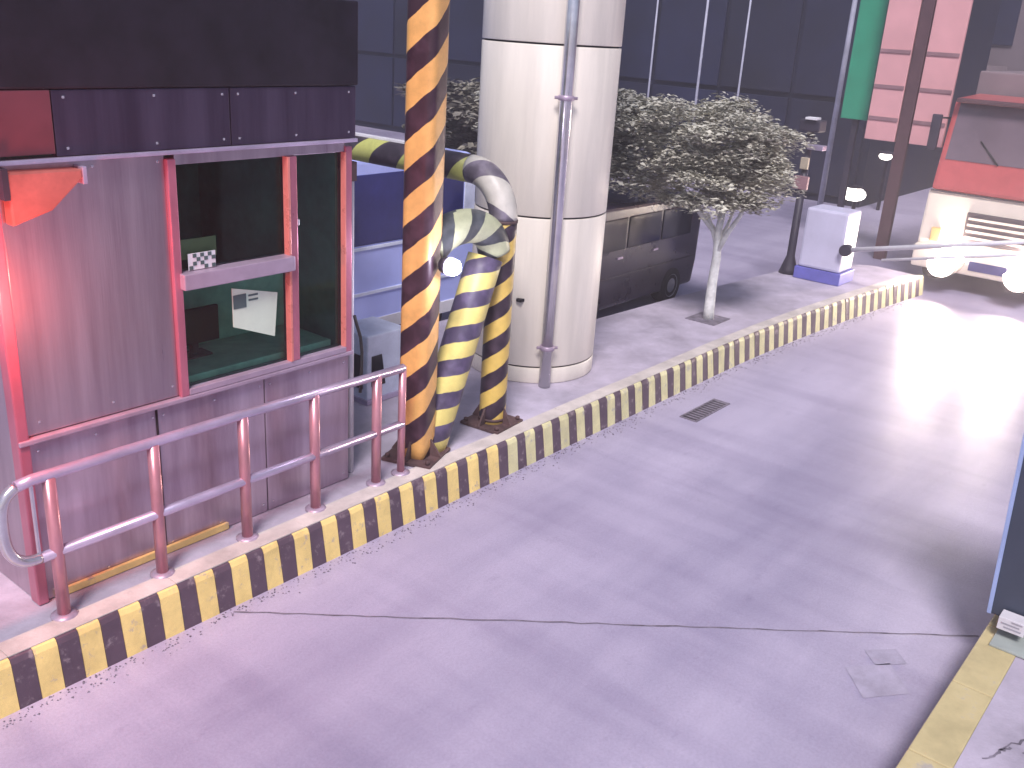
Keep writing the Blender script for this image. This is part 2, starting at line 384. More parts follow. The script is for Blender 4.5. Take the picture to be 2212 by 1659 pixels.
# kerb stones, one object per painted block
shape = {}
def kerb_block(x0, x1, ma, nm):
    mb = MB(); vs = []
    for x in (x0 + .0012, x1 - .0012):
        y = ky((x0 + x1) / 2) + (ky(x1) - ky(x0)) / (x1 - x0) * (x - (x0 + x1) / 2); j = random.uniform(-.006, .006)
        vs.append([(x, y - .045, -.01), (x, y - .012 + j, KH - .03), (x, y + j, KH - .006), (x, y + .009, KH - .001), (x, y + .05, KH - .001), (x, y + .05, -.01)])
    A = [mb.bm.verts.new(p) for p in vs[0]]; B = [mb.bm.verts.new(p) for p in vs[1]]
    mb.bm.faces.new(A); mb.bm.faces.new(B[::-1])
    for i in range(6): mb.bm.faces.new((A[i], B[i], B[(i + 1) % 6], A[(i + 1) % 6]))
    bmesh.ops.recalc_face_normals(mb.bm, faces=mb.bm.faces[:])
    return build('kerb_stone', mb, ma, isl)
k = 0; x = 1.45 - .208 * 8
while x < XEND - .1:
    kerb_block(x, x + .101, M['kerb_dark'], 'dark')
    kerb_block(x + .101, x + .208, M['kerb_yellow'] if x < 4.6 else M['kerb_pale'], 'yellow'); x += .208

x = 1.45 - .208 * 8
while x < XEND - .15:
    x1 = min(x + .832, XEND - .11); mb = MB(); j = random.uniform(0, .002)
    q = [(x + .001, ky(x) + .008), (x1 - .001, ky(x1) + .008), (x1 - .001, ky(x1) + .13), (x + .001, ky(x) + .13)]
    mb.prism(q, KH - .0005, KH + .006 + j, bev=.002, axis='z'); build('coping_slab', mb, M['coping'], isl); x = x1
# right-hand island with its yellow painted edge and a cracked slab behind
mb = MB(); mb.prism([(-4, .4745), (11.5, .4745), (11.5, -3.4), (-4, -3.4)], -.02, KH - .004, axis='z')
isr = build('side_island_pavement', mb, M['island'], kind='structure')
x = 1.2
while x < 11:
    x1 = x + .62
    mb = MB(); mb.box(x + .001, x1 - .001, .475, .655, -.01, KH, bev=.008); build('kerb_stone', mb, M['side_kerb'], isr); x = x1
build('crack', strip(wobble((3.84, .40), (4.0, .33), 12, .012), .014, KH - .0015), M['joint'], isr)
build('crack', strip(wobble((3.95, .36), (4.25, .2), 12, .014), .012, KH - .0015), M['joint'], isr)
build('crack', strip(wobble((4.0, .28), (4.06, .1), 12, .012), .010, KH - .0015), M['joint'], isr)

rg = random.Random(4)
mb = MB()
for i in range(1500):
    x = rg.uniform(.5, 12.3); y = ky(x) - .055 - abs(rg.gauss(0, .05)); q = rg.uniform(.003, .009); a = rg.uniform(0, 6.28)
    p = [Vector((x + q * math.cos(a + t), y + q * math.sin(a + t), 0.001)) for t in (0, 2.1, 4.2)]; t_ = Vector((x, y, q * .9)); v = [mb.bm.verts.new(k_) for k_ in p + [t_]]
    for f in ((0, 1, 3), (1, 2, 3), (2, 0, 3)): mb.bm.faces.new([v[k_] for k_ in f])
build('kerb_grit', mb, M['joint'], kind='stuff', recalc=False)
# ------------------------------------------------------------------ toll booth
BX0, BX1, BY, BY1, BT = 1.74, 3.70, 4.15, 5.6, 3.05
bt = thing('toll_booth', (BX0, BY, KH), 'purple grey toll booth with red window frames behind the handrail', 'toll booth')
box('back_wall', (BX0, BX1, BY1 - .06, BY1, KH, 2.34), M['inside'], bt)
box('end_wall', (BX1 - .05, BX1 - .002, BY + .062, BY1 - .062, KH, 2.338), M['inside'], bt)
box('left_end_wall', (BX0 + .002, BX0 + .05, BY + .062, BY1 - .062, KH, 2.338), M['booth_wall'], bt)
box('wall_panel', (BX0 + .045, 2.555, BY, BY + .06, 1.11, 2.325), M['booth_wall'], bt, bev=.006)
box('lower_panel', (BX0 + .01, 2.42, BY + .004, BY + .06, KH, 1.075), M['booth_low'], bt, bev=.006)
box('lower_panel', (2.426, 3.08, BY + .004, BY + .06, KH, 1.075), M['booth_low'], bt, bev=.006)
box('lower_panel', (3.086, BX1, BY + .004, BY + .06, KH, 1.075), M['booth_low'], bt, bev=.006)
box('sill', (BX0 - .01, BX1 + .01, BY - .03, BY + .07, 1.08, 1.105), M['ledge'], bt, bev=.006)
box('skirting', (BX0 + .08, 2.80, BY - .018, BY + .002, KH, KH + .04), M['kerb_yellow'], bt, bev=.004)
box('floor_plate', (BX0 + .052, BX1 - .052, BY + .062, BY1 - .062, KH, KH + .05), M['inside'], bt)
# window assembly
win = build('window', MB().box(2.555, 2.60, BY - .025, BY + .05, 1.105, 2.30, bev=.006), M['frame'], bt)
build('side_frame', MB().box(3.655, 3.70, BY - .025, BY + .05, 1.105, 2.30, bev=.006), M['frame'], win)
build('mullion', MB().box(3.262, 3.31, BY - .03, BY + .05, 1.14, 2.27, bev=.005), M['frame'], win)
build('frame_edge', MB().box(3.246, 3.262, BY - .034, BY + .01, 1.14, 2.27, bev=.003), M['frame_edge'], win)
build('frame_edge', MB().box(3.645, 3.655, BY - .028, BY + .01, 1.14, 2.27, bev=.002), M['frame_edge'], win)
build('head_rail', MB().box(2.60, 3.655, BY - .012, BY + .05, 2.27, 2.325, bev=.004), M['booth_wall'], win)
build('bottom_rail', MB().box(2.60, 3.655, BY - .028, BY + .05, 1.107, 1.14, bev=.004), M['ledge'], win)
gl = bpy.data.materials.new('booth_glass'); gl.use_nodes = True
gt = gl.node_tree; gt.nodes.clear()
g_t = gt.nodes.new('ShaderNodeBsdfTransparent'); g_t.inputs[0].default_value = (0.84, 0.95, 0.91, 1)
g_g = gt.nodes.new('ShaderNodeBsdfGlossy'); g_g.inputs['Roughness'].default_value = 0.04
g_f = gt.nodes.new('ShaderNodeFresnel'); g_f.inputs[0].default_value = 1.22
g_m = gt.nodes.new('ShaderNodeMixShader'); g_o = gt.nodes.new('ShaderNodeOutputMaterial')
gt.links.new(g_f.outputs[0], g_m.inputs[0]); gt.links.new(g_t.outputs[0], g_m.inputs[1]); gt.links.new(g_g.outputs[0], g_m.inputs[2]); gt.links.new(g_m.outputs[0], g_o.inputs[0])
M['glass'] = gl
build('pane', MB().box(2.60, 3.246, BY + .012, BY + .018, 1.14, 1.665), M['glass'], win)
build('pane', MB().box(2.60, 3.246, BY + .012, BY + .018, 1.75, 2.27), M['glass'], win)
build('pane', MB().box(3.31, 3.645, BY + .012, BY + .018, 1.14, 2.27), M['glass'], win)
build('transom', MB().box(2.585, 3.262, BY - .065, BY + .05, 1.668, 1.748, bev=.006), M['ledge'], win)
build('latch', MB().box(3.312, 3.33, BY - .02, BY + .012, 1.90, 1.935, bev=.003), M['chrome'], win)
# fascia and roof edge
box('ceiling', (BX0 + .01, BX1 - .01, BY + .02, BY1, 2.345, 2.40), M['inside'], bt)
box('fascia_strip', (BX0 - .02, BX1 + .015, BY - .055, BY + .015, 2.325, 2.345), M['steel'], bt, bev=.004)
box('fascia_panel', (2.03, 2.90, BY - .04, BY + .015, 2.348, 2.62), M['fascia'], bt, bev=.004)
box('fascia_panel', (2.906, BX1 + .01, BY - .04, BY + .015, 2.348, 2.62), M['fascia'], bt, bev=.004)
box('red_end_panel', (BX0 - .25, 2.024, BY - .045, BY + .015, 2.36, 2.62), M['red_sheet'], bt, bev=.004)
box('roof', (BX0 - .3, BX1 + .02, BY - .05, BY1 + .05, 2.624, BT), M['roof_black'], bt, bev=.01)
cp = MB(); cp.box(BX0 - .012, BX0 + .04, BY - .02, BY + .06, KH, 2.32, bev=.008)
build('corner_post', cp, M['frame'], bt)
sc0 = None
for (xx, zz) in [(2.09 + i * .07, 1.14) for i in ()] + [(q, z) for q in (1.82, 2.10, 2.40) for z in (.30, 1.03)] + [(q, z) for q in (2.46, 2.76, 3.05) for z in (.30, 1.03)] + [(q, z) for q in (3.12, 3.40, 3.66) for z in (.30, 1.03)] + [(q, z) for q in (1.84, 2.2, 2.52) for z in (1.17, 2.29)] + [(q, z) for q in (2.08, 2.5, 2.86, 2.95, 3.3, 3.66) for z in (2.38, 2.59)]:
    yy = BY - .043 if zz > 2.32 else (BY + .001 if zz < 1.08 else BY - .003)
    if sc0 is None:
        sc0 = build('screw', MB().box(xx - .006, xx + .006, yy, yy + .006, zz - .006, zz + .006, bev=.002), M['chrome'], bt); sx, sy, sz = xx, yy, zz
    else: share('screw', sc0.data, BASE[bt.name] + Vector((xx - sx, yy - sy, zz - sz)), bt)
box('panel_trim', (2.42, 2.4265, BY - .002, BY + .02, KH + .01, 1.07), M['gap'], bt)
# things in and on the booth
dk = thing('counter_desk', (3.1, 4.5, KH + .05), 'green counter desk behind the booth window', 'desk')
box('desk_top', (2.62, 3.62, 4.22, 4.95, 1.13, 1.17), M['desk'], dk, bev=.006)
for dx in (2.66, 3.53):
    box('leg', (dx, dx + .05, 4.40, 4.9, KH + .05, 1.13), M['inside'], dk)
box('back_board', (2.62, 3.62, 4.62, 4.64, 1.172, 1.60), M['desk'], dk, bev=.004)  # added pale board to catch sun and brighten the lower window
mo = thing('desk_screen', (3.0, 4.5, 1.17), 'dark desk screen on the green counter inside the booth', 'screen')
box('screen_panel', (2.72, 3.02, 4.46, 4.485, 1.24, 1.44), M['black'], mo, bev=.006)
box('stand', (2.85, 2.89, 4.47, 4.50, 1.18, 1.25), M['black'], mo)
box('stand_foot', (2.79, 2.95, 4.43, 4.54, 1.171, 1.182), M['black'], mo)
y = BY + .008
mb = MB().prism([(2.90, 1.405), (3.165, 1.30), (3.19, 1.545), (2.90, 1.615)], y - .003, y)
pp = build('notice_sheet', mb, M['paper']); tag(pp, 'pale green paper sheet stuck on the lower window pane', 'paper')
box('print_block', (2.905, 2.985, y - .006, y - .0035, 1.50, 1.575), M['ink'], pp)
for zz in (1.555, 1.53): box('print_line', (3.0, 3.06, y - .006, y - .0035, zz, zz + .010), M['ink'], pp)
b2 = tag(box('beige_card', (2.61, 2.83, BY + .022, BY + .026, 1.80, 1.90), M['beige']), 'dim beige card behind the upper window pane', 'card')
ck = thing('checkered_label', (2.72, BY, 1.75), 'small black and white checkered label on the window transom', 'label')
box('backing', (2.645, 2.80, BY - .012, BY - .008, 1.752, 1.835), M['white'], ck)
for i in range(7):
    for j in range(4):
        if (i + j) % 2 == 0 and random.random() < .85:
            box('square', (2.648 + i * .0215, 2.668 + i * .0215, BY - .0145, BY - .0122, 1.754 + j * .02, 1.773 + j * .02), M['ink'], ck)
# red light on the booth's left corner, shaped as a glowing wedge under the fascia
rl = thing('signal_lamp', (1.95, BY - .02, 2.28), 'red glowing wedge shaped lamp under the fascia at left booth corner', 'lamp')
mb = MB(); mb.prism([(1.80, 2.30), (2.115, 2.295), (2.115, 2.255), (1.97, 2.13), (1.80, 2.08)], BY - .075, BY - .004, bev=.008); build('lens', mb, M['red_on'], rl)  # no lens: the wedge is red wall light given a solid shape
box('bracket', (1.775, 1.80, BY - .08, BY - .002, 2.19, 2.318), M['pole_dark'], rl)
box('end_cap', (2.116, 2.135, BY - .078, BY - .002, 2.23, 2.305), M['steel'], rl, bev=.003)
li = bpy.data.lights.new('signal_light', 'POINT'); li.energy = 62; li.color = (1, .12, .08); li.shadow_soft_size = .06
lo = bpy.data.objects.new('signal_light', li); COL.objects.link(lo); lo.parent = rl; lo.location = Vector((-.30, -.22, -.50)) * S
# white downpipe and cable at the booth's right corner
dp = thing('downpipe', (3.78, 4.22, KH), 'slim white downpipe at right corner of the toll booth', 'pipe')
build('pipe', MB().tube([(3.775, 4.22, KH), (3.775, 4.22, 2.09)], .020, 10), M['white'], dp)
box('top_bracket', (3.755, 3.80, 4.195, 4.245, 2.09, 2.20), M['rust'], dp, bev=.004)
cb = MB().tube([(3.76, 4.17, 1.30), (3.775, 4.165, 1.24), (3.80, 4.16, 1.16), (3.812, 4.16, 1.06), (3.808, 4.16, .93), (3.80, 4.16, .8)], .010, 8)
tag(build('cable', cb, M['black']), 'black cable hanging beside the white downpipe', 'cable')

# ------------------------------------------------------------------ handrail
RY = 3.98
hr = thing('handrail', (2.8, RY, KH), 'steel handrail with pinkish posts along the island edge', 'handrail')
loop = [(3.99, RY, .965), (2.8, RY, .985), (1.70, RY, .985), (1.63, RY, .975), (1.585, RY, .94), (1.56, RY, .88), (1.553, RY, .79), (1.56, RY, .70), (1.585, RY, .64), (1.63, RY, .603), (1.70, RY, .592)]
build('rail_loop', MB().tube(loop[:4], .027, 12), M['steel'], hr)
build('end_bend', MB().tube(smooth_path(loop[3:]), .0265, 12), M['chrome'], hr)
build('middle_rail', MB().tube([(1.70, RY, .592), (2.8, RY, .60), (3.99, RY, .592)], .026, 12), M['steel'], hr)
for xp in (1.775, 2.29, 2.81, 3.29, 3.77, 3.985):
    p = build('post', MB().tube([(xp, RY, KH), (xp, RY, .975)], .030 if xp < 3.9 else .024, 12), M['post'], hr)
    build('foot_plate', MB().lathe([(.062, KH), (.062, KH + .008), (.036, KH + .018)], xp, RY, 14), M['ledge'], p)
box('short_bar', (1.69, 1.70, RY - .01, RY + .01, .60, .96), M['chrome'], hr)

# ------------------------------------------------------------------ guard posts
def flange(cx, cy, r, parent, rot=0.0):
    mb = MB(); pts = [(cx + r * math.cos(rot + math.pi / 4 + i * math.pi / 2) * 1.3, cy + r * math.sin(rot + math.pi / 4 + i * math.pi / 2) * 1.3) for i in range(4)]
    mb.prism(pts, KH, KH + .022, bev=.004, axis='z'); f = build('base_plate', mb, M['rust'], parent)
    for i in range(4):
        mb = MB()
        a = rot + i * math.pi / 2; d = Vector((math.cos(a), math.sin(a))); nn = Vector((-d.y, d.x)) * .008
        p0 = Vector((cx, cy)) + d * .10; p1 = Vector((cx, cy)) + d * (r * .95)
        b = bmesh.new()
        v = [b.verts.new((*(p0 + nn), KH + .022)), b.verts.new((*(p1 + nn), KH + .022)), b.verts.new((*(p0 + nn), KH + .14)), b.verts.new((*(p0 - nn), KH + .022)), b.verts.new((*(p1 - nn), KH + .022)), b.verts.new((*(p0 - nn), KH + .14))]
        for q in ((0, 1, 2), (5, 4, 3), (0, 3, 4, 1), (1, 4, 5, 2), (2, 5, 3, 0)): b.faces.new([v[k] for k in q])
        mb.merge(b); build('gusset', mb, M['rust'], f)
    b0 = None
    for i in range(4):
        q = pts[i]; c = Vector(((q[0] * .82 + cx * .18), (q[1] * .82 + cy * .18)))
        build('bolt', MB().lathe([(.016, KH + .022), (.016, KH + .045), (.006, KH + .05)], c.x, c.y, 6), M['rust'], f)
P1, P2 = (4.25, 4.10), (5.05, 4.12)
g1 = thing('guard_post', (*P1, KH), 'tall orange and black striped guard post nearest the handrail', 'guard post')
build('post', MB().tube([(P1[0], P1[1], KH + z * .1) for z in range(0, 33)], .101, 32, square=5.0, twist=math.radians(16), uv=True), M['guard'], g1)
flange(*P1, .19, g1, .35)
g2 = thing('guard_arch', (*P2, KH), 'striped pipe arch bending over behind the tall post before the round column', 'guard arch')
build('post', MB().tube([(P2[0], P2[1], KH + z * .0785) for z in range(0, 20)], .096, 24, uv=True), M['guard2'], g2)
flange(*P2, .18, g2, .1)
# arched tube from the tall post across to the arch post, and the slanting brace under it
g3 = thing('bent_guard_pipe', (4.45, 4.11, KH), 'slanting bent striped pipe leaning from the tall post to the arch', 'guard pipe')
low = [(4.37 + .50 * t / 12, 4.11, KH + .01 + (1.50 - KH) * t / 12) for t in range(13)]
build('slanting_leg', MB().tube(low, .120, 28, uv=True), M['brace'], g3)
cv = [(4.34, 4.13, 1.62), (4.45, 4.13, 1.70), (4.58, 4.13, 1.735), (4.72, 4.13, 1.735), (4.84, 4.125, 1.70), (4.93, 4.12, 1.63), (4.97, 4.12, 1.54)]
build('bent_top', MB().tube(smooth_path(cv), .112, 28, uv=True), M['bend'], g3)
lm = thing('round_lamp', (4.31, 3.93, 1.54), 'small round lit lamp between the two striped posts', 'lamp')  # added globe with mount, standing in for a lens flare
mb = MB(); b = bmesh.new(); bmesh.ops.create_uvsphere(b, u_segments=20, v_segments=12, radius=.052)
for v in b.verts: v.co = v.co * 1.0 + Vector((4.32, 3.90, 1.565))
for f in b.faces: f.smooth = True
mb.merge(b); build('globe', mb, M['lamp_on'], lm)
build('housing', MB().tube([(4.32, 3.925, 1.565), (4.32, 3.985, 1.565)], .062, 20, taper=.75), M['pole_dark'], lm)
build('bracket', MB().tube([(4.32, 3.92, 1.56), (4.32, 4.0, 1.55)], .02, 8), M['steel'], lm)
lp = bpy.data.lights.new('round_lamp_light', 'POINT'); lp.energy = 14; lp.color = (.85, .8, 1); lp.shadow_soft_size = .07  # added light to brighten the posts around the flare
lpo = bpy.data.objects.new('round_lamp_light', lp); COL.objects.link(lpo); lpo.parent = lm; lpo.location = Vector((.0, -.16, .03)) * S
# the arch runs back over the island to a far leg behind the booth
AX = P2[0]; py = P2[1]; zt = 2.04; rb = .30
elb = [(AX, py + rb * (1 - math.cos(t * math.pi / 40)), zt - rb + rb * math.sin(t * math.pi / 40)) for t in range(0, 21)]
build('elbow', MB().tube(elb, .097, 24, uv=True), M['bend2'], g2)
build('bar', MB().tube([(AX, py + rb + (5.92 - py - rb) * t / 12, zt) for t in range(13)], .0955, 24, uv=True), M['beam'], g2)
build('far_leg', MB().tube([(AX, 5.92, KH + i * .145) for i in range(13)], .09, 20, uv=True), M['guard2'], g2)
build('top_edge', MB().box(AX - .03, AX + .03, 4.95, 5.86, zt + .092, zt + .107), M['white'], g2)
build('far_base_plate', MB().box(AX - .14, AX + .14, 5.78, 6.06, KH, KH + .022, bev=.004), M['rust'], g2)
for zz in (KH + .05, 1.735):
    build('weld_ring', MB().tube([(AX, py, zz - .010), (AX, py, zz + .010)], .101, 24), M['rust'], g2)

# white cabinet with a dark slanted pane, between booth and tall post
wc = thing('white_cabinet', (4.75, 5.0, KH), 'white equipment cabinet with dark slanted pane behind the handrail end', 'cabinet')
box('body', (4.62, 5.02, 4.98, 5.35, KH, .78), M['blue_white'], wc, bev=.012)
mb = MB(); mb.prism([(4.66, .38), (4.80, .38), (4.76, .62), (4.66, .62)], 4.974, 4.982, axis='y'); build('pane', mb, M['dark_glass'], wc)
mb = MB(); mb.prism([(5.03, .36), (5.27, .36), (5.16, .62), (5.03, .62)], 4.612, 4.624, axis='x'); build('pane', mb, M['dark_glass'], wc)
box('plinth', (4.60, 5.04, 4.96, 5.37, KH, KH + .035), M['steel'], wc)

# ------------------------------------------------------------------ round column
CX, CY, CR = 6.33, 4.78, .54
colm = thing('round_column', (CX, CY, KH), 'thick round cream clad column carrying a steel drainpipe', 'column')
build('core', MB().lathe([(CR - .02, KH - .0), (CR - .02, 6.0)], CX, CY, 48), M['gap'], colm)
JT = [KH, .385, 1.60, 2.86, 4.1, 5.4]
seam0 = math.atan2(-CY, -CX) + .22
for i in range(len(JT) - 1):
    for q in range(4):
        a0 = seam0 + q * math.pi / 2 + .007; a1 = seam0 + (q + 1) * math.pi / 2 - .007
        mb = MB(); kk = 14; z0 = JT[i] + (.007 if i else 0); z1 = JT[i + 1] - .007
        rows = []
        for z, r in ((z0, CR - .018), (z0, CR - .003), (z0 + .006, CR), (z1 - .006, CR), (z1, CR - .003), (z1, CR - .018)):
            rows.append([mb.bm.verts.new((CX + r * math.cos(a0 + (a1 - a0) * j / kk), CY + r * math.sin(a0 + (a1 - a0) * j / kk), z)) for j in range(kk + 1)])
        for ri in range(len(rows) - 1):
            for j in range(kk):
                f = mb.bm.faces.new((rows[ri][j], rows[ri][j + 1], rows[ri + 1][j + 1], rows[ri + 1][j])); f.smooth = ri == 2
        build('panel', mb, M['clad'], colm)
pd = Vector((-CX, -CY, 0)).normalized(); pd.rotate(Matrix.Rotation(.22, 3, 'Z')); pc = Vector((CX, CY, 0)) + pd * (CR + .065)
pipe = build('drainpipe', MB().tube([(pc.x, pc.y, KH), (pc.x, pc.y, 5.4)], .048, 18), M['chrome'], colm)
for z in (.58, 2.50, 3.9):
    cl = MB().lathe([(.055, z - .018), (.060, z - .016), (.060, z + .016), (.055, z + .018)], pc.x, pc.y, 18)
    t_ = Vector((-pd.y, pd.x, 0))
    e0 = pc + t_ * .085; e1 = pc - t_ * .085
    cl.tube([(e0.x, e0.y, z), (e1.x, e1.y, z)], .012, 8)
    build('clamp', cl, M['ledge'], pipe)
a = seam0 - .42; build('stud', MB().box(CX + CR * math.cos(a) - .03, CX + CR * math.cos(a) + .02, CY + CR * math.sin(a) - .03, CY + CR * math.sin(a) + .02, .93, .955, bev=.003), M['gap'], colm)

# ------------------------------------------------------------------ slate cabinet on the right-hand island
sc = thing('slate_cabinet', (4.95, .3, KH), 'tall slate blue cabinet on a short post at the right edge', 'cabinet')
build('body', MB().prism([(-.35, .325), (.668, .325), (.735, 1.72), (-.35, 1.72)], 4.90, 5.25, bev=.012, axis='x'), M['cab_dark'], sc)
build('edge_trim', MB().prism([(.651, .33), (.671, .33), (.738, 1.715), (.718, 1.715)], 4.888, 4.899, bev=.002, axis='x'), M['cab_edge'], sc)
build('leg', MB().box(4.93, 5.12, .30, .545, KH, .325, bev=.006), M['cab_grey'], sc)
build('leg', MB().box(4.93, 5.12, -.30, -.05, KH, .325, bev=.006), M['cab_grey'], sc)
pl = build('plate', MB().box(4.80, 4.886, .475, .60, .315, .385, bev=.004), M['tag'], sc)
for zz, q0, q1 in ((.37, .49, .54), (.352, .50, .585), (.333, .49, .57)): build('print_line', MB().box(4.7975, 4.799, q0, q1, zz, zz + .007), M['tag_grey'], pl)
build('foot_plate', MB().box(4.72, 5.16, .26, .60, KH + .001, KH + .014, bev=.003), M['cab_grey'], sc)

# ------------------------------------------------------------------ vehicles
def wheel(parent, cx, cy, r, wd, side):
    mb = MB(); prof = [(r * .62, -wd / 2), (r * .93, -wd / 2), (r, -wd * .3), (r, wd * .3), (r * .93, wd / 2), (r * .62, wd / 2)]
    n = 28; rings = [[mb.bm.verts.new((cx + q * math.cos(2 * math.pi * j / n), cy + t, r + q * math.sin(2 * math.pi * j / n))) for j in range(n)] for q, t in prof]
    for i in range(len(rings) - 1):
        for j in range(n): mb.bm.faces.new((rings[i][j], rings[i][(j + 1) % n], rings[i + 1][(j + 1) % n], rings[i + 1][j])).smooth = True
    mb.bm.faces.new(rings[0]); mb.bm.faces.new(rings[-1])
    w_ = build('wheel', mb, M['tyre'], parent)
    mb = MB(); y0 = cy + side * wd * .5
    rings = [[mb.bm.verts.new((cx + q * math.cos(2 * math.pi * j / n), y0 + side * t, r + q * math.sin(2 * math.pi * j / n))) for j in range(n)] for q, t in ((r * .62, .004), (r * .5, -.01), (r * .25, .012), (r * .1, .014))]
    for i in range(3):
        for j in range(n): mb.bm.faces.new((rings[i][j], rings[i][(j + 1) % n], rings[i + 1][(j + 1) % n], rings[i + 1][j])).smooth = True
    mb.bm.faces.new(rings[-1]); build('rim', mb, M['rim'], w_)
# pale blue minibus in the next lane
VY, VY1 = 6.3, 7.6
mv = thing('minibus', (5.4, 6.9, 0), 'pale blue minibus with navy windows in the lane behind the booth', 'minibus')
prof = [(3.35, .22), (7.34, .22), (7.37, .5), (7.36, 1.60), (7.30, 1.72), (7.15, 1.80), (4.1, 1.84), (3.75, 1.72), (3.35, 1.05), (3.3, .6)]
build('body', MB().prism(prof, VY, VY1, bev=.05, seg=3), M['blue_body'], mv)
for a0, a1 in ((3.95, 4.72), (4.76, 5.52), (5.56, 6.32), (6.36, 7.08)):
    build('side_window', MB().box(a0, a1, VY - .010, VY + .02, 1.06, 1.68, bev=.008), M['navy_glass'], mv)
build('rear_pillar', MB().box(7.10, 7.30, VY - .008, VY + .02, 1.0, 1.66, bev=.008), M['blue_white'], mv)
build('belt_strip', MB().box(3.5, 7.3, VY - .012, VY + .01, 1.015, 1.045, bev=.003), M['blue_white'], mv)
build('body_moulding', MB().box(3.5, 7.3, VY - .014, VY + .01, .60, .63, bev=.003), M['blue_white'], mv)
build('sill_trim', MB().box(3.5, 7.3, VY - .012, VY + .01, .24, .36, bev=.003), M['white'], mv)
build('windscreen', MB().prism([(3.40, 1.10), (3.43, 1.09), (3.77, 1.66), (3.74, 1.68)], VY + .08, VY1 - .08), M['navy_glass'], mv)
build('door_handle', MB().box(5.36, 5.48, VY - .02, VY, .92, .945, bev=.003), M['pole_dark'], mv)
for wx in (4.1, 6.6): wheel(mv, wx, VY + .08, .25, .18, -1); wheel(mv, wx, VY1 - .08, .25, .18, 1)
# dark hatchback-van parked beyond the island
dv = thing('dark_van', (9.0, 6.1, 0), 'dark purple van parked past the round column under the tree', 'van')
DY, DY1 = 5.42, 6.75
prof = [(7.6, .17), (10.30, .17), (10.36, .45), (10.38, 1.05), (10.30, 1.18), (10.1, 1.25), (8.2, 1.28), (7.9, 1.2), (7.55, .75), (7.5, .4)]
build('body', MB().prism(prof, DY, DY1, bev=.05, seg=3), M['dark_body'], dv)
for a0, a1 in ((8.10, 8.72), (8.76, 9.42), (9.46, 10.12)): build('side_window', MB().box(a0, a1, DY - .010, DY + .02, .80, 1.14, bev=.01), M['dark_glass'], dv)
build('body_moulding', MB().box(7.7, 10.3, DY - .012, DY + .01, .50, .52, bev=.003), M['pole_dark'], dv)
build('door_handle', MB().box(9.30, 9.40, DY - .018, DY, .70, .72, bev=.003), M['steel'], dv)
build('door_handle', MB().box(8.58, 8.68, DY - .018, DY, .70, .72, bev=.003), M['steel'], dv)
build('tail_light', MB().box(10.372, 10.392, DY + .04, DY + .16, .55, .85, bev=.004), M['red_sheet'], dv)
for wx in (8.1, 9.8): wheel(dv, wx, DY + .07, .22, .16, -1); wheel(dv, wx, DY1 - .07, .22, .16, 1)
# red truck waiting at the barrier with headlamps on
TX, TY0, TY1 = 13.45, 1.92, 3.80
tk = thing('red_truck', (15.5, 2.86, 0), 'red and cream truck with glaring headlamps waiting behind the barrier', 'truck')
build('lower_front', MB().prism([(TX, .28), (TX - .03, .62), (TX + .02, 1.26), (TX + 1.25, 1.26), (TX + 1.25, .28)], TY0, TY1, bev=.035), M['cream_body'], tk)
build('upper_cab', MB().prism([(TX + .02, 1.265), (TX + .10, 1.62), (TX + .30, 2.42), (TX + 1.25, 2.46), (TX + 1.25, 1.265)], TY0 + .02, TY1 - .02, bev=.05), M['red_body'], tk)
sl_ = (.30 - .16) / (2.22 - 1.72)
build('windscreen', MB().prism([(TX + .100, 1.66), (TX + .20, 1.66), (TX + .375, 2.36), (TX + .275, 2.36)], TY0 + .10, TY1 - .10), M['mauve_glass'], tk)
build('grille', MB().box(TX - .045, TX + .01, TY0 + .55, TY1 - .55, .66, 1.05, bev=.01), M['chassis'], tk)
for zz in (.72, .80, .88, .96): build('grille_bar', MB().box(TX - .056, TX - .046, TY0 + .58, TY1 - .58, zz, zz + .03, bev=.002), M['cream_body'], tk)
build('bumper', MB().box(TX - .10, TX + .05, TY0 - .01, TY1 + .01, .26, .56, bev=.03), M['cream_body'], tk)
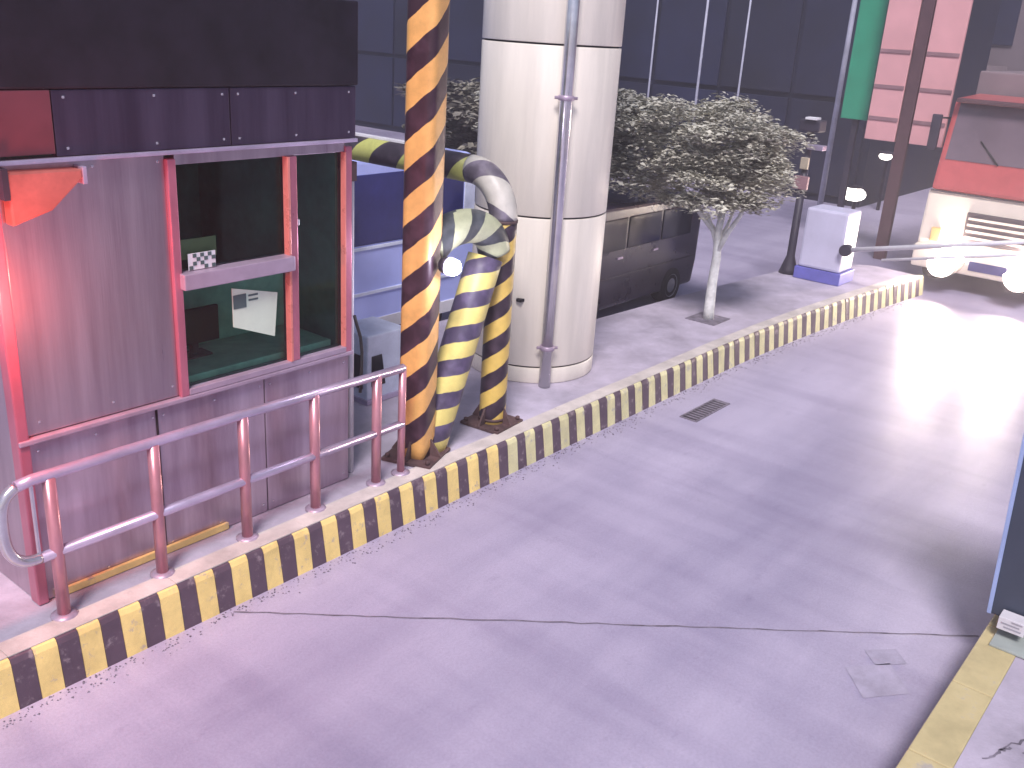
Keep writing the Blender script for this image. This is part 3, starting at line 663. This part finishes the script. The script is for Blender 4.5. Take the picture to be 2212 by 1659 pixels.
for yy in (TY1 - .64, TY0 + .32):
    mb = MB(); c = Vector((TX - .10, yy + .16, .43)); n = 28
    rg = [[mb.bm.verts.new((c.x - t, c.y + q * math.cos(2 * math.pi * j / n), c.z + q * math.sin(2 * math.pi * j / n))) for j in range(n)] for q, t in ((.165, -.03), (.165, .012), (.155, .022), (.09, .034), (.02, .038))]
    for i in range(4):
        for j in range(n): mb.bm.faces.new((rg[i][j], rg[i][(j + 1) % n], rg[i + 1][(j + 1) % n], rg[i + 1][j])).smooth = True
    mb.bm.faces.new(rg[-1]); hl = build('headlight', mb, M['head_on'], tk)
    lip = MB(); seg = 14
    for k_ in range(seg):
        a0 = math.pi * (1.0 + k_ / seg); a1 = math.pi * (1.0 + (k_ + 1) / seg)
        for (q0, q1) in ((.172, .185),):
            pts = [(c.x + dx, c.y + q * math.cos(a_), c.z + q * math.sin(a_)) for dx in (-.38, .03) for a_ in (a0, a1) for q in (q0, q1)]
            v = [lip.bm.verts.new(p_) for p_ in pts]
            for f_ in ((0, 1, 3, 2), (4, 6, 7, 5), (0, 2, 6, 4), (1, 5, 7, 3)): lip.bm.faces.new([v[t_] for t_ in f_])
    bmesh.ops.remove_doubles(lip.bm, verts=lip.bm.verts[:], dist=.0005)
    build('lamp_lip', lip, M['cream_body'], tk)  # added lip that keeps headlamp light off the near road
    ls = bpy.data.lights.new('headlight_beam', 'SPOT'); ls.energy = 80; ls.color = (1, .88, .74); ls.spot_size = math.radians(40); ls.spot_blend = .8; ls.shadow_soft_size = .1
    lo = bpy.data.objects.new('headlight_beam', ls); COL.objects.link(lo); lo.parent = tk
    lo.location = (c + Vector((-.16, 0, .02)) - BASE[tk.name]) * S; lo.rotation_euler = Vector((1, -.02, .10)).to_track_quat('Z', 'Y').to_euler()
    build('corner_lamp', MB().box(TX - .075, TX - .02, yy + (.36 if yy > 2.8 else -.10), yy + (.48 if yy > 2.8 else .02), .62, .80, bev=.01), M['amber'], tk)
for yy in (TY1 + .05, TY0 - .15):
    build('mirror', MB().box(TX + .10, TX + .17, yy, yy + .12, 1.75, 2.2, bev=.015), M['pole_dark'], tk)
build('number_plate', MB().box(TX - .112, TX - .101, 2.62, 3.08, .33, .45, bev=.003), M['navy_glass'], tk)
for yy in (2.35, 3.05):
    build('wiper', MB().tube([(TX + .085, yy, 1.655), (TX + .16, yy + .28, 1.92)], .010, 6), M['black'], tk)
build('panel_gap', MB().box(TX - .004, TX + .02, TY0 + .03, TY1 - .03, 1.252, 1.268), M['chassis'], tk)
build('sun_visor', MB().box(TX + .12, TX + .34, TY0 + .08, TY1 - .08, 2.37, 2.42, bev=.012), M['maroon'], tk)
build('mirror_arm', MB().tube([(TX + .30, TY1 - .03, 2.16), (TX + .14, TY1 + .10, 2.16)], .012, 8), M['black'], tk)
build('roof_marker', MB().box(TX + .30, TX + .36, 2.3, 2.42, 2.445, 2.49, bev=.01), M['amber'], tk)
build('cargo_box', MB().box(TX + 1.32, TX + 5.2, TY0 - .02, TY1 + .02, .62, 2.75, bev=.02), M['mauve_panel'], tk)
build('chassis', MB().box(TX + .2, TX + 5.1, TY0 + .4, TY1 - .4, .34, .60, bev=.01), M['chassis'], tk)
for wx in (TX + .62, TX + 4.1): wheel(tk, wx, TY0 + .14, .33, .22, -1); wheel(tk, wx, TY1 - .14, .33, .22, 1)

# ------------------------------------------------------------------ barrier gate
bgx = 11.35
bgt = thing('barrier_gate', (bgx, 4.3, KH), 'lilac white barrier gate cabinet with blue foot and thin boom', 'barrier gate')
build('housing', MB().box(bgx, bgx + .42, 4.03, 4.55, .40, 1.12, bev=.03), M['lilac'], bgt)
build('foot', MB().box(bgx - .02, bgx + .44, 4.0, 4.58, KH, .395, bev=.008), M['blue_foot'], bgt)
build('boom', MB().tube([(bgx - .03, 3.98, .70), (bgx - .03, 1.2, 1.36)], .030, 12, taper=.7), M['white'], bgt)
build('lower_boom', MB().tube([(bgx - .03, 3.55, .665), (bgx - .03, 1.3, 1.20)], .016, 10), M['white'], bgt)
build('pivot', MB().tube([(bgx - .08, 3.98, .70), (bgx + .02, 3.98, .70)], .07, 16), M['pole_dark'], bgt)

# camera / signal post with a flared base
cpz = thing('signal_post', (11.5, 4.72, KH), 'dark post with flared base and small pale boxes behind the tree', 'post')
build('pole', MB().lathe([(.12, KH), (.10, KH + .06), (.05, KH + .22), (.042, 2.0)], 11.5, 4.72, 16), M['pole_dark'], cpz)
build('head', MB().box(11.40, 11.60, 4.58, 4.84, 1.98, 2.12, bev=.02), M['pole_dark'], cpz)
build('visor', MB().box(11.36, 11.50, 4.62, 4.76, 2.122, 2.15, bev=.004), M['white'], cpz)
build('pale_box', MB().box(11.42, 11.46, 4.66, 4.76, 1.54, 1.68, bev=.01), M['tan'], cpz)
build('rose_box', MB().box(11.40, 11.45, 4.62, 4.80, 1.30, 1.46, bev=.01), M['rose'], cpz)
build('sensor', MB().box(11.40, 11.52, 4.50, 4.70, 1.78, 1.84, bev=.01), M['steel'], cpz)

# ------------------------------------------------------------------ trees
def leaves(mb, n, inside, size, flat, seed):
    rnd = random.Random(seed); c = 0
    while c < n:
        r = inside(rnd)
        if r is None: continue
        p, outw = r; c += 1
        L = size * rnd.uniform(.6, 1.5); W = L * rnd.uniform(.28, .5)
        az = rnd.uniform(0, 2 * math.pi); d = Vector((math.cos(az), math.sin(az), rnd.uniform(-.35, .25) * (1.2 - flat))).normalized()
        up = Vector((rnd.gauss(0, 1 - flat * .7), rnd.gauss(0, 1 - flat * .7), 1)).normalized(); s_ = d.cross(up).normalized()
        bend = Vector((0, 0, -L * .15))
        mb.face([p - d * L * .5, p + s_ * W * .5, p + d * L * .5 + bend, p - s_ * W * .5])
# small whitewashed tree on the island
st = thing('young_tree', (8.8, 4.38, KH), 'pale grey olive tree with thin whitewashed trunk standing on the island', 'tree')
tr = MB().tube([(8.80, 4.38, KH - .02), (8.80, 4.385, .35), (8.80, 4.39, .6), (8.81, 4.385, .9), (8.80, 4.40, 1.15), (8.81, 4.38, 1.4)], .062, 12, taper=.5)
tr.tube([(8.80, 4.385, .95), (8.80, 4.30, 1.15), (8.82, 4.2, 1.34), (8.82, 4.15, 1.5)], .030, 8, taper=.5)
tr.tube([(8.80, 4.39, 1.0), (8.80, 4.47, 1.17), (8.78, 4.53, 1.32)], .026, 8, taper=.5)
tr.tube([(8.80, 4.39, 1.05), (8.9, 4.36, 1.2), (8.98, 4.34, 1.4)], .024, 8, taper=.5)
tr.tube([(8.81, 4.39, 1.1), (8.82, 4.8, 1.45), (8.85, 5.4, 1.75), (8.85, 6.1, 1.95)], .034, 8, taper=.35)
tr.tube([(8.81, 4.38, 1.25), (8.8, 4.6, 1.7), (8.85, 5.0, 2.1)], .03, 8, taper=.4)
build('trunk', tr, M['bark_white'], st)
rr = random.Random(11); blobs = []
for i in range(270):
    u = rr.random(); y = 3.92 + 3.3 * u
    top = 2.36 + .17 * min(1, u / .3) - .10 * max(0, u - .5); edge = min(1, .45 + u * 3.2)
    lowz = 1.40; z = lowz + (top - .14 - lowz) * rr.random() ** .85
    if u < .10: z = max(1.5, min(z, 2.14))
    blobs.append(((8.85 + rr.uniform(-.55, .6) * edge, y, z), rr.uniform(.12, .23)))
blobs += [((8.7, 4.10, 1.50), .22), ((8.7, 4.0, 1.62), .2), ((8.7, 4.3, 1.45), .16), ((8.75, 3.92, 1.8), .17)]
def in_small(r):
    c, q = r.choice(blobs); v = Vector((r.gauss(0, 1), r.gauss(0, 1), r.gauss(0, 1))).normalized() * q * r.random() ** .45
    v.z *= .55; v.y *= 1.5
    return Vector(c) + v, v
mb = MB(); leaves(mb, 56000, in_small, .062, .85, 3); build('crown', mb, M['leaf_small'], st, recalc=False)
build('tree_pit', MB().box(8.62, 8.98, 4.22, 4.55, KH - .003, KH + .004), M['joint'], st)
# wide low tree beyond
TC = Vector((12.9, 10.7, 1.15))
wt = thing('spreading_tree', (TC.x, TC.y, 0), 'low dark tree glimpsed between the tall striped post and the column', 'tree')
tr = MB().tube([(TC.x, TC.y, -.02), (TC.x + .02, TC.y + .03, .4), (TC.x, TC.y, .9), (TC.x, TC.y + .05, 1.4)], .14, 12, taper=.6)
for i in range(9):
    a = i * .7; q = random.uniform(.7, 1.0)
    tr.tube([(TC.x, TC.y, .7), (TC.x + .5 * math.cos(a), TC.y + 1.0 * math.sin(a) * q, 1.05), (TC.x + .9 * math.cos(a), TC.y + 2.2 * math.sin(a) * q, 1.4)], .05, 8, taper=.35)
build('trunk', tr, M['bark'], wt)
clumps = []
rr = random.Random(11)
for i in range(110):
    u = rr.uniform(-.42, .40); a = rr.uniform(0, 2 * math.pi); hh = rr.random() ** .7
    y = TC.y + 3.3 * u * (1 if u > 0 else .86); edge = math.sqrt(max(0, 1 - abs(u) ** 2.6))
    z = .36 + 1.66 * hh * edge * (1 if u < .1 else 1 - .30 * (u - .1)); x = TC.x + rr.uniform(-.95, .9) * edge
    clumps.append((Vector((x, y, z)), rr.uniform(.20, .40)))
def in_big(r):
    c, q = r.choice(clumps); v = Vector((r.gauss(0, 1), r.gauss(0, 1), r.gauss(0, 1))).normalized() * q * r.random() ** .4
    v.z *= .45; v.y *= 1.4
    return c + v, v
mb = MB(); leaves(mb, 12000, in_big, .19, .8, 5); build('crown', mb, M['leaf_big'], wt, recalc=False)

# ------------------------------------------------------------------ background
bA = thing('dark_building', (19.5, 20, 0), 'long navy black building closing the view behind the pale tree', 'building')
build('wall', MB().box(19.0, 26, 6.6, 60, 0, 9), M['navy_wall'], bA)
p0 = None
for i in range(18):
    y0 = 6.75 + i * 1.6
    for z0, z1 in ((.15, 1.9), (2.0, 3.9), (4.0, 6.2)):
        build('panel', MB().box(18.94, 19.004, y0, y0 + 1.52, z0, z1, bev=.01), M['navy_panel'] if (i * 7 + int(z0)) % 3 else M['navy_wall'], bA)
bB = thing('mauve_building', (34, 0, 0), 'distant mauve grey building beyond the truck lane', 'building')
build('wall', MB().box(33, 42, -40, 24, 0, 12), M['mauve_wall'], bB)
for i in range(14):
    y0 = -12 + i * 2.2
    for z0, z1 in ((.4, 2.6), (3.2, 5.4), (6.0, 8.2)):
        build('window', MB().box(32.93, 33.004, y0, y0 + 1.7, z0, z1, bev=.01), M['mauve_panel'] if (i + int(z0)) % 2 else M['navy_panel'], bB)
# thin poles behind the tree
for i, (x, y, h, lab) in enumerate(((16, 9.78, 4.2, 'thin pale pole nearest the round column behind the pale tree'), (16, 8.78, 4.3, 'thin pale pole in the middle of three behind the tree'), (16, 7.98, 4.2, 'thin pale pole above the right end of the pale tree'))):
    p = thing('thin_pole', (x, y, 0), lab, 'pole', 'thin pale poles behind the pale tree')
    build('shaft', MB().tube([(x, y, 0), (x, y, h)], .022 if i != 1 else .028, 8, taper=.7), M['pole_pale'], p)
    build('foot', MB().lathe([(.09, 0), (.09, .02), (.04, .06)], x, y, 10), M['pole_dark'], p)
lpz = thing('tall_pole', (16.2, 6.2, 0), 'taller slim grey pole left of the green board', 'pole')
build('shaft', MB().tube([(16.2, 6.28, 0), (16.2, 6.28, 6)], .05, 10, taper=.7), M['pole_pale'], lpz)
build('foot', MB().lathe([(.15, 0), (.15, .03), (.06, .1)], 16.2, 6.28, 12), M['pole_dark'], lpz)
# sign with two pink boards on one dark post; green board on its own post
SX = 14.6
sg = thing('pink_sign', (SX, 4.62, 0), 'road sign of two tall pink boards on a maroon post', 'sign')
build('post', MB().box(SX - .05, SX + .05, 4.53, 4.70, 0, 4.4, bev=.01), M['maroon'], sg)
for y0, y1 in ((4.715, 5.16), (4.06, 4.515)):
    b_ = build('board', MB().box(SX - .04, SX + .03, y0, y1, 1.70, 4.2, bev=.012), M['pink_board'], sg)
    for z in (1.98, 2.42, 2.9): build('board_rail', MB().box(SX - .055, SX - .042, y0 + .01, y1 - .01, z, z + .05, bev=.003), M['rose'], b_)
gs = thing('green_sign', (SX + .3, 5.5, 0), 'green board beside the pink boards', 'sign')
build('board', MB().box(SX + .26, SX + .32, 5.27, 5.68, 1.93, 4.2, bev=.01), M['green_board'], gs)
build('post', MB().box(SX + .33, SX + .41, 5.43, 5.52, 0, 4.3, bev=.01), M['pole_dark'], gs)
# distant street lamps
for (x, y, h, lab) in ((20, 4.48, 2.55, 'taller distant lit street lamp above the truck'), (20, 4.35, 1.95, 'lower distant lit street lamp above the truck'), (19, 6.25, .98, 'short lit lamp post below the pink sign'), (16.8, 5.95, .52, 'low glowing globe lamp right of the barrier cabinet')):
    s_ = thing('street_lamp', (x, y, 0), lab, 'street lamp', 'distant lit street lamps')
    build('pole', MB().tube([(x + .1, y, 0), (x + .1, y, h), (x, y, h + .05)], .035, 8), M['pole_dark'], s_)
    b = bmesh.new(); bmesh.ops.create_uvsphere(b, u_segments=14, v_segments=8, radius=.085 if h > .6 else .15)
    for v in b.verts: v.co = Vector((v.co.x, v.co.y * 1.5, v.co.z * .8)) + Vector((x - .04, y, h + .05))
    for f in b.faces: f.smooth = True
    mb = MB(); mb.merge(b); build('head', mb, M['far_on'], s_)
    build('cap', MB().lathe([(.16 if h > .6 else .13, h + .055 + (.05 if h > .6 else .10)), (.12, h + .08 + (.05 if h > .6 else .10)), (.03, h + .10 + (.05 if h > .6 else .10))], x - .03, y, 14), M['pole_dark'], s_)
build('haze', MB().box(-65, 165, -125, 125, -.7, 13), M['haze'], kind='stuff')
bpy.context.view_layer.update()
